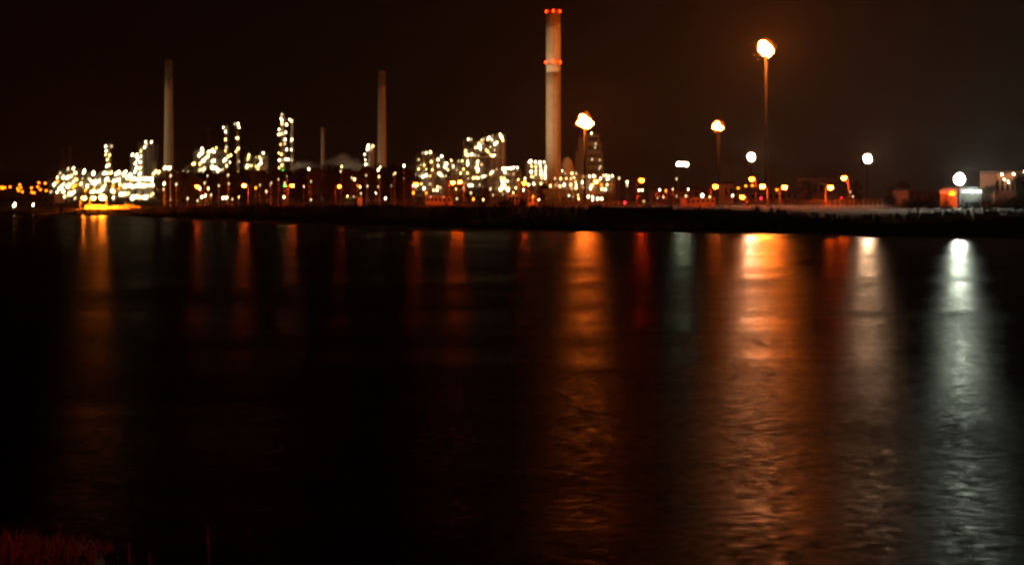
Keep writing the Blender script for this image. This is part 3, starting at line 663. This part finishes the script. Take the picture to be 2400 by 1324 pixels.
shed('low pink-lit gatehouse before the compact unit', 997, 1057, 459, 590, 'wall_pale', nwin=6, lamps=[(1010, 462, 'pinkish', .16), (1040, 462, 'pinkish', .16)])
shed('low yellow-lit workshop before the row-topped unit', 1190, 1216, 453, 600, 'wall_pale', nwin=3, lamps=[(1203, 452, 'warm', .25)])
shed('small yellow-lit hut at the foot of the furnace block', 1238, 1260, 461, 570, 'wall_pale', nwin=2, lamps=[(1249, 461, 'yellow', .3)])
shed('low building with a softly lit wall under the trees', 806, 838, 460, 560, 'wall_pale', nwin=4, lamps=[(815, 460, 'warm', .2), (830, 461, 'dim', .22)])
shed('small pale hut at the left end of the dense unit', 112, 128, 452, 900, 'wall_pale', nwin=2, lamps=[(121, 450, 'dim', .4)])
shed('long low hall behind the lamps right of the tall flare mast', 1742, 1870, 447, 700, 'wall_grey', nwin=9)

# jetty below the yellow lamps
def jetty():
    a, c = W(165, 480, 548), W(300, 480, 548); g = Vector(((a.x+c.x)/2, 545, 0)); hw = (c.x-a.x)/2
    gz = ground_z(g.x, 548)
    t = thing('jetty', 'low concrete quay deck lit yellow beneath the three jetty lamps', 'jetty', g)
    b = MB(); b.box(-hw, hw, -4, 22, gz+.35, gz+.85); b.build('deck', M['kerb'], t)
    for i in range(10):
        x0 = -hw+2*hw*i/10; b = MB(); b.box(x0+.05, x0+2*hw/10-.05, 21.0+R.uniform(0, .5), 21.9, gz+.86, gz+2.2+R.uniform(-.5, .8)); b.build('light_catch_panel', M['kerb'], t)  # wall added behind the lamps to catch their yellow light
    for i in range(14):
        x0 = -hw+2*hw*i/14+.06; x1 = -hw+2*hw*(i+1)/14-.06
        for j in range(4):
            ya, yb = -5.2-j*7.2, -5.2-(j+1)*7.2+.12; za, zb = (ground_z(g.x, g.y+q)+.3+R.uniform(0, .06) for q in (ya, yb)); b = MB()
            b.add([(x0, yb, zb), (x1, yb, zb), (x1, ya, za), (x0, ya, za), (x0, yb, zb-.5), (x1, yb, zb-.5), (x1, ya, za-.5), (x0, ya, za-.5)], [(0, 1, 2, 3), (0, 4, 5, 1), (1, 5, 6, 2), (3, 2, 6, 7), (0, 3, 7, 4)])
            b.build('slab', M['kerb'], t)  # pale slope slabs added so the lamplight shows on the bank
    for i in range(9):
        x = -hw+.6+i*(2*hw-1.2)/8; b = MB(); b.bar((x, -3.2, -1), (x, -3.2, gz+.33), .3, n=8); b.build('pile', M['kerb'], t)
    for i in range(6):
        x = -hw+1.5+i*(2*hw-3)/5; b = MB(); b.lathe([(.22, 0), (.18, .5), (.28, .6), (.2, .75)], 8, (x, -3, gz+.85)); b.build('bollard', M['dark_steel'], t)
jetty()

# fence along the bank
def fence(label, px0, px1, D):
    n = int((px1-px0)/11); a = W(px0, 470, D); c = W(px1, 470, D); g = Vector((a.x, D, ground_z(a.x, D)))
    t = thing('fence', label, 'fence', g); b = MB(); b.box(-.06, .06, -.06, .06, -.2, 2.3); b.box(-.06, .06, -.3, -.05, 2.2, 2.3); me = b.mesh('fence_post', M['steel'])
    zs = []
    for i in range(n+1):
        x = (c.x-a.x)*i/n; z = ground_z(a.x+x, D)-g.z; link('fence_post', me, t, (x, 0, z)); zs.append((x, z))
    for hgt in (.4, 1.2, 2.1):
        b = MB()
        for (x, z), (x2, z2) in zip(zs, zs[1:]): b.bar((x, -.1, z+hgt), (x2, -.1, z2+hgt), .03, n=4)
        b.build('rail', M['steel'], t)
fence('wire fence along the bank below the lit process units', 940, 1460, 530)
fence('wire fence along the bank below the right floodlights', 1680, 2090, 470)

# ------------------------------------------------------------------ trees and bushes
def crown_mesh(seed, h, w, n, leaf, name='crown', m='leaf'):
    r = random.Random(seed); b = MB()
    cl = []
    for i in range(11):
        zz = r.uniform(.22, .92); ww = w*.5*(1-abs(zz-.5)*1.1); a = r.uniform(0, 6.28); d = r.uniform(.2, 1)*ww
        cl.append((Vector((d*math.cos(a), d*math.sin(a), zz*h)), r.uniform(.18, .32)*w))
    for i in range(n):
        c, rr = r.choice(cl); p = Vector((r.gauss(0, 1), r.gauss(0, 1), r.gauss(0, .8))); p = p.normalized()*rr*r.uniform(.45, 1.05)
        p += c; s = leaf*r.uniform(.6, 1.5)
        u = Vector((r.gauss(0, 1), r.gauss(0, 1), r.gauss(0, 1))).normalized(); v = u.cross(Vector((r.gauss(0, 1), r.gauss(0, 1), r.gauss(0, 1)))).normalized()
        b.add([p-u*s, p+v*s*.6, p+u*s, p-v*s*.6], [(0, 1, 2, 3)])
    return b.mesh(name, M[m])
def trunk_mesh(seed, h):
    r = random.Random(seed+50); b = MB(); p = Vector((0, 0, -.3)); rad = .3
    top = []
    for i in range(5):
        q = p+Vector((r.uniform(-.3, .3), r.uniform(-.3, .3), h*.15)); b.bar(p, q, rad, rad*.8, n=8); p = q; rad *= .8
        if i > 0:
            a = r.uniform(0, 6.28); e = p+Vector((math.cos(a), math.sin(a), .8))*h*r.uniform(.14, .24); b.bar(p, e, rad*.6, rad*.15, n=6)
    return b.mesh('trunk', M['bark'])
variants = [(crown_mesh(i, 14, 8.5, 1300, .42), trunk_mesh(i, 14)) for i in range(6)]
TOP = [(370, 412), (400, 402), (440, 408), (500, 404), (560, 402), (600, 400), (650, 403), (700, 402), (740, 394), (790, 393), (830, 402), (870, 397), (910, 396), (945, 392), (965, 410)]
def tree(label, px, top, D, group, vi=None):
    x = (px-CX)/F*D; z = ground_z(x, D); g = Vector((x, D, z)); h = W(0, top, D).z-z
    cm, tm = variants[R.randrange(6) if vi is None else vi]
    t = thing('tree', label, 'tree', g, group); s = h/13.2
    t.scale = (s*R.uniform(.9, 1.15), s*R.uniform(.9, 1.1), s); t.rotation_euler = (0, 0, R.uniform(0, 6.28))
    link('trunk', tm, t); link('crown', cm, t)
x = 376
while x < 965:
    tree('dark bushy tree in the long tree line, '+landmark(x), x, lerp_table(TOP, x)+R.uniform(-4, 9), R.uniform(615, 690), 'trees in the long dark tree line'); x += R.uniform(10, 16)
for lab, px, top, D in [('dark tree before the furnace block, right of the yellow hut', 1272, 432, 590), ('dark round tree under the small lamps left of the workshop', 1140, 441, 600), ('low dark tree left of the row-topped unit', 1098, 452, 560),
    ('dark tree at the right edge hiding the brick building', 2394, 412, 380), ('dark tree left of the brick building, behind the tent', 2318, 436, 420), ('dark tree right of the right warm floodlight', 2118, 428, 520), ('dark tree between the right floodlight and the brown shed', 2088, 438, 520), ('dark tree left of the dim warehouse', 1886, 425, 620), ('dark tree right of the slim orange lamp pole', 2008, 428, 600)]:
    tree(lab, px, top, D, 'single dark trees')
bm_ = [crown_mesh(20+i, 3.2, 4.2, 500, .2, 'bush', 'bush') for i in range(3)]
for i, (px, D) in enumerate([(2120, 372), (2150, 368), (2180, 360), (2215, 358), (2262, 352), (2282, 350), (2310, 345), (2335, 345), (2362, 340), (2390, 338), (2085, 380), (1180, 480), (1196, 480), (1225, 478), (1130, 485)]):
    x = (px-CX)/F*D; o = link('bush', random.Random(i).choice(bm_), None, (x, D, ground_z(x, D)-.4)); o.rotation_euler = (0, 0, i*1.3); k = R.uniform(.7, 1.15); o.scale = (k, k, k)
    tag(o, 'dark round bush on the right end of the far bank' if px > 2000 else 'dark low bush on the bank before the yellow-lit workshop', 'bush', 'bushes on the right bank' if px > 2000 else 'bushes before the workshop')

def bank_grass():
    r = random.Random(11); b = MB()
    for i in range(16000):
        px = r.uniform(-60, 2460); x0 = (px-CX)/F*450; y = shore_y(x0)+(abs(r.gauss(0, 5)) if r.random() < .55 else r.uniform(4, 130)); x = (px-CX)/F*y; y = max(y, shore_y(x)-1)
        z = ground_z(x, y); h = r.uniform(.3, 1.1)*(1+.9*noise.noise(Vector((x*.06, y*.06, 5)))); wd = r.uniform(.15, .5); lean = r.uniform(-.4, .4); a = r.uniform(-.7, .7)
        u = Vector((math.cos(a), math.sin(a), 0))*wd; p = Vector((x, y, z-.1))
        b.add([p-u, p+u, p+u*.5+Vector((lean, 0, h)), p-u*.3+Vector((lean, 0, h*.8))], [(0, 1, 2, 3)])
    for i in range(9000):                                # taller growth added on the crest to hide the floodlit ground behind
        px = r.uniform(1380, 2460); x0 = (px-CX)/F*400; y = shore_y(x0)+r.uniform(58, 84); x = (px-CX)/F*y
        z = ground_z(x, y); h = r.uniform(.6, 1.5)*(1+.5*noise.noise(Vector((x*.08, y*.02, 7)))); wd = r.uniform(.2, .6); lean = r.uniform(-.3, .3)
        b.add([(x-wd, y, z-.15), (x+wd, y, z-.15), (x+wd*.4+lean, y, z+h), (x-wd*.5+lean, y, z+h*.85)], [(0, 1, 2, 3)])
    o = b.build('bank_grass', M['bush']); o['kind'] = 'stuff'; o['label'] = 'dark rough grass and weeds along the far bank'
bank_grass()
# power pylon faint behind the left unit
def pylon():
    D = 1700; g = Vector(((490-CX)/F*D, D, 3.1)); h = W(0, 300, D).z-3.1
    t = thing('power_pylon', 'faint lattice power pylon behind the lit units, left of the slim columns', 'pylon', g)
    b = MB(); 
    def wd(z): return 6*(1-z/h)**1.2+.6
    zs = [h*i/10 for i in range(11)]
    for z, z2 in zip(zs, zs[1:]):
        a, c = wd(z), wd(z2); P = [Vector((sx*a, sy*a, z)) for sx, sy in ((-1, -1), (1, -1), (1, 1), (-1, 1))]; Q = [Vector((sx*c, sy*c, z2)) for sx, sy in ((-1, -1), (1, -1), (1, 1), (-1, 1))]
        for k in range(4): b.bar(P[k], Q[k], .16, n=4); b.bar(P[k], Q[(k+1) % 4], .09, n=4); b.bar(Q[k], Q[(k+1) % 4], .09, n=4)
    b.build('lattice', M['steel'], t)
    for f, l_ in ((.98, 9), (.86, 13), (.74, 10)):
        b = MB(); 
        for s in (-1, 1): b.bar((0, 0, h*f), (s*l_, 0, h*f), .2, .1, n=4); b.bar((0, 0, h*f-2.5), (s*l_, 0, h*f), .12, n=4)
        b.build('crossarm', M['steel'], t)
pylon()

# ------------------------------------------------------------------ steam drifting over the plant
def steam(label, pts, D, dens):
    m = bpy.data.materials.new('steam'); m.use_nodes = True; n = m.node_tree; n.nodes.clear()
    o = n.nodes.new('ShaderNodeOutputMaterial'); v = n.nodes.new('ShaderNodeVolumePrincipled'); v.inputs['Density'].default_value = dens
    n.links.new(v.outputs[0], o.inputs['Volume'])
    ob = None
    for i, (px, py, rx, rz) in enumerate(pts):
        c = W(px, py, D); k = D/F; b = MB(); b.blob((0, 0, 0), (rx*k, 9+i % 3*3, rz*k), 4, jit=.9, seed=i+3); c.y += (i % 4)*6-9
        ob = b.build('steam', m, None, True, c); ob['kind'] = 'stuff'; ob['label'] = label
steam('thin lit steam drifting low over the plant', [(775, 392, 24, 14), (800, 382, 26, 17), (826, 388, 24, 12), (848, 393, 20, 9), (812, 372, 15, 9), (700, 393, 20, 10), (718, 387, 16, 9), (690, 386, 10, 8)], 1222, .022)

# ------------------------------------------------------------------ near bank with grass
def near_z(x, y):
    px = CX+x/max(y, .5)*F                              # the bank's spur runs out along the left
    spur = sstep((-2.4-x)/1.1)
    z = 4.35-.112*y-.75*max(0, y-2.0-10.2*spur)
    z += .07*noise.noise(Vector((x*.7, y*.7, 3)))
    return max(z, -1)
def near_bank():
    xs = [-60, -40, -25]+[-16+i*.4 for i in range(81)]+[25, 40, 60]; ys = [-30, -15, -6, -3]+[-1+i*.4 for i in range(60)]
    vs = [(x, y, near_z(x, y)) for y in ys for x in xs]; n = len(xs)
    b = MB(); b.add(vs, [(j*n+i, j*n+i+1, (j+1)*n+i+1, (j+1)*n+i) for j in range(len(ys)-1) for i in range(n-1)])
    structure(b.build('near_bank', mat('near_bank_soil', (.09, .055, .03), .95, var=.4, scale=3), smooth=True))
    g = MB(); r = random.Random(3); cnt = 0
    for i in range(90000):
        x = r.uniform(-9.5, -1.2); y = r.uniform(8.5, 15.5); z = near_z(x, y)
        px = CX+x/y*F; py = HOR+(H-z)/y*F
        if px < -200 or px > 700 or z < .3 or py > 1560: continue
        if r.random() > max(.05, 1.1-max(0, px-40)/300): continue
        cnt += 1
        if cnt > 16000: break
        h = r.uniform(.04, .17)*(1+.8*noise.noise(Vector((x*1.3, y*1.3, 9))))*(1.7 if r.random() < .06 else 1); a = r.uniform(0, 6.28); wd = r.uniform(.003, .008); ln = r.uniform(.1, .7)*h
        d = Vector((math.cos(a), math.sin(a), 0)); q_ = Vector((-d.y, d.x, 0))*wd; p = Vector((x, y, z-.02))
        q = p+d*ln*.35+Vector((0, 0, h*.6)); e = p+d*ln+Vector((0, 0, h))
        g.add([p-q_, p+q_, q+q_*.7, q-q_*.7, e], [(0, 1, 2, 3), (3, 2, 4)])
    o = g.build('grass', M['grassdry']); o['kind'] = 'stuff'; o['label'] = 'dry reddish grass on the near bank in the bottom left corner'
    for lab, px, ty, D in [('tallest reed stalk, standing alone well to the right of the grass', 488, 1240, 9.5), ('reed stalk leaning left, second tallest, between the grass and the lone stalk', 304, 1280, 9.2), ('reed stalk leaning right at the right edge of the grass patch', 216, 1282, 9.6), ('reed stalk with a pale tip at the far left of the grass', 40, 1246, 9.8), ('shortest reed stalk, just left of the lone tallest one', 352, 1306, 9.0)]:
        tp = W(px, ty, D); lean = {304: -.05, 488: -.03, 216: .04}.get(px, .02); bx = tp.x-lean*2; bz = near_z(bx, D); h = tp.z-bz
        t = thing('reed', lab, 'reed', (bx, D, bz), 'reed stalks on the near bank')
        b = MB(); p = Vector((0, 0, -.05))
        for i in range(1, 9):
            f = i/8; q = Vector((lean*2*f*f, 0, h*f)); b.bar(p, q, .0075*(1.2-f*.7), n=5); p = q
        b.build('stem', M['reed'], t)
        b = MB()
        for i in range(14):
            f = i/13; a = i*2.4; c = p+Vector((0, 0, -.11*f)); b.bar(c, c+Vector((.022*math.cos(a)*(.4+f), .022*math.sin(a), .03)), .004, .001, n=4)
        b.build('seed_head', M['reed'], t)
        b = MB()
        for f, sg in ((.45, 1), (.7, -1)):
            c = Vector((lean*2*f*f, 0, h*f)); b.add([c, c+Vector((sg*.03, .01, .10)), c+Vector((sg*.07, .02, .14)), c+Vector((sg*.04, .01, .08))], [(0, 1, 2, 3)])
        b.build('leaf', M['reed'], t)
near_bank()
# unseen point light added to redden the grass; added spots brighten the chimneys
def grass_fill():
    lg = bpy.data.lights.new('grass_fill_light', 'POINT'); lg.color = (1, .085, .065); lg.energy = 1050; lg.shadow_soft_size = .2
    lo = bpy.data.objects.new('grass_fill_light', lg); COL.objects.link(lo); lo.location = (-12, 2, 8.5)
grass_fill()
def chimney_fill(px, D, hz, e, off=(-130, -120)):  # unseen spot added off to one side to brighten a chimney
    lg = bpy.data.lights.new('chimney_fill_spot', 'SPOT'); lg.color = (1, .64, .30); lg.energy = e; lg.spot_size = math.radians(46); lg.spot_blend = 1; lg.shadow_soft_size = 1
    lo = bpy.data.objects.new('chimney_fill_spot', lg); COL.objects.link(lo)
    x = (px-CX)/F*D; a = Vector((x+off[0], D+off[1], 30)); b = Vector((x, D, hz)); lo.location = a
    lo.rotation_euler = (b-a).to_track_quat('-Z', 'Y').to_euler()
chimney_fill(1297, 1330, 95, 1.35e6); chimney_fill(395.5, 1300, 66, 5.5e5); chimney_fill(895, 1330, 66, 5.5e5); chimney_fill(757, 1550, 45, 3e5)

# unseen point lights added to brighten the drifting steam
def steam_fill(px, py, D, e):
    lg = bpy.data.lights.new('steam_fill_light', 'POINT'); lg.color = (1, .8, .5); lg.energy = e; lg.shadow_soft_size = .5
    lo = bpy.data.objects.new('steam_fill_light', lg); COL.objects.link(lo); lo.location = W(px, py, D)
steam_fill(800, 420, 1240, 16000); steam_fill(708, 415, 1240, 9000)
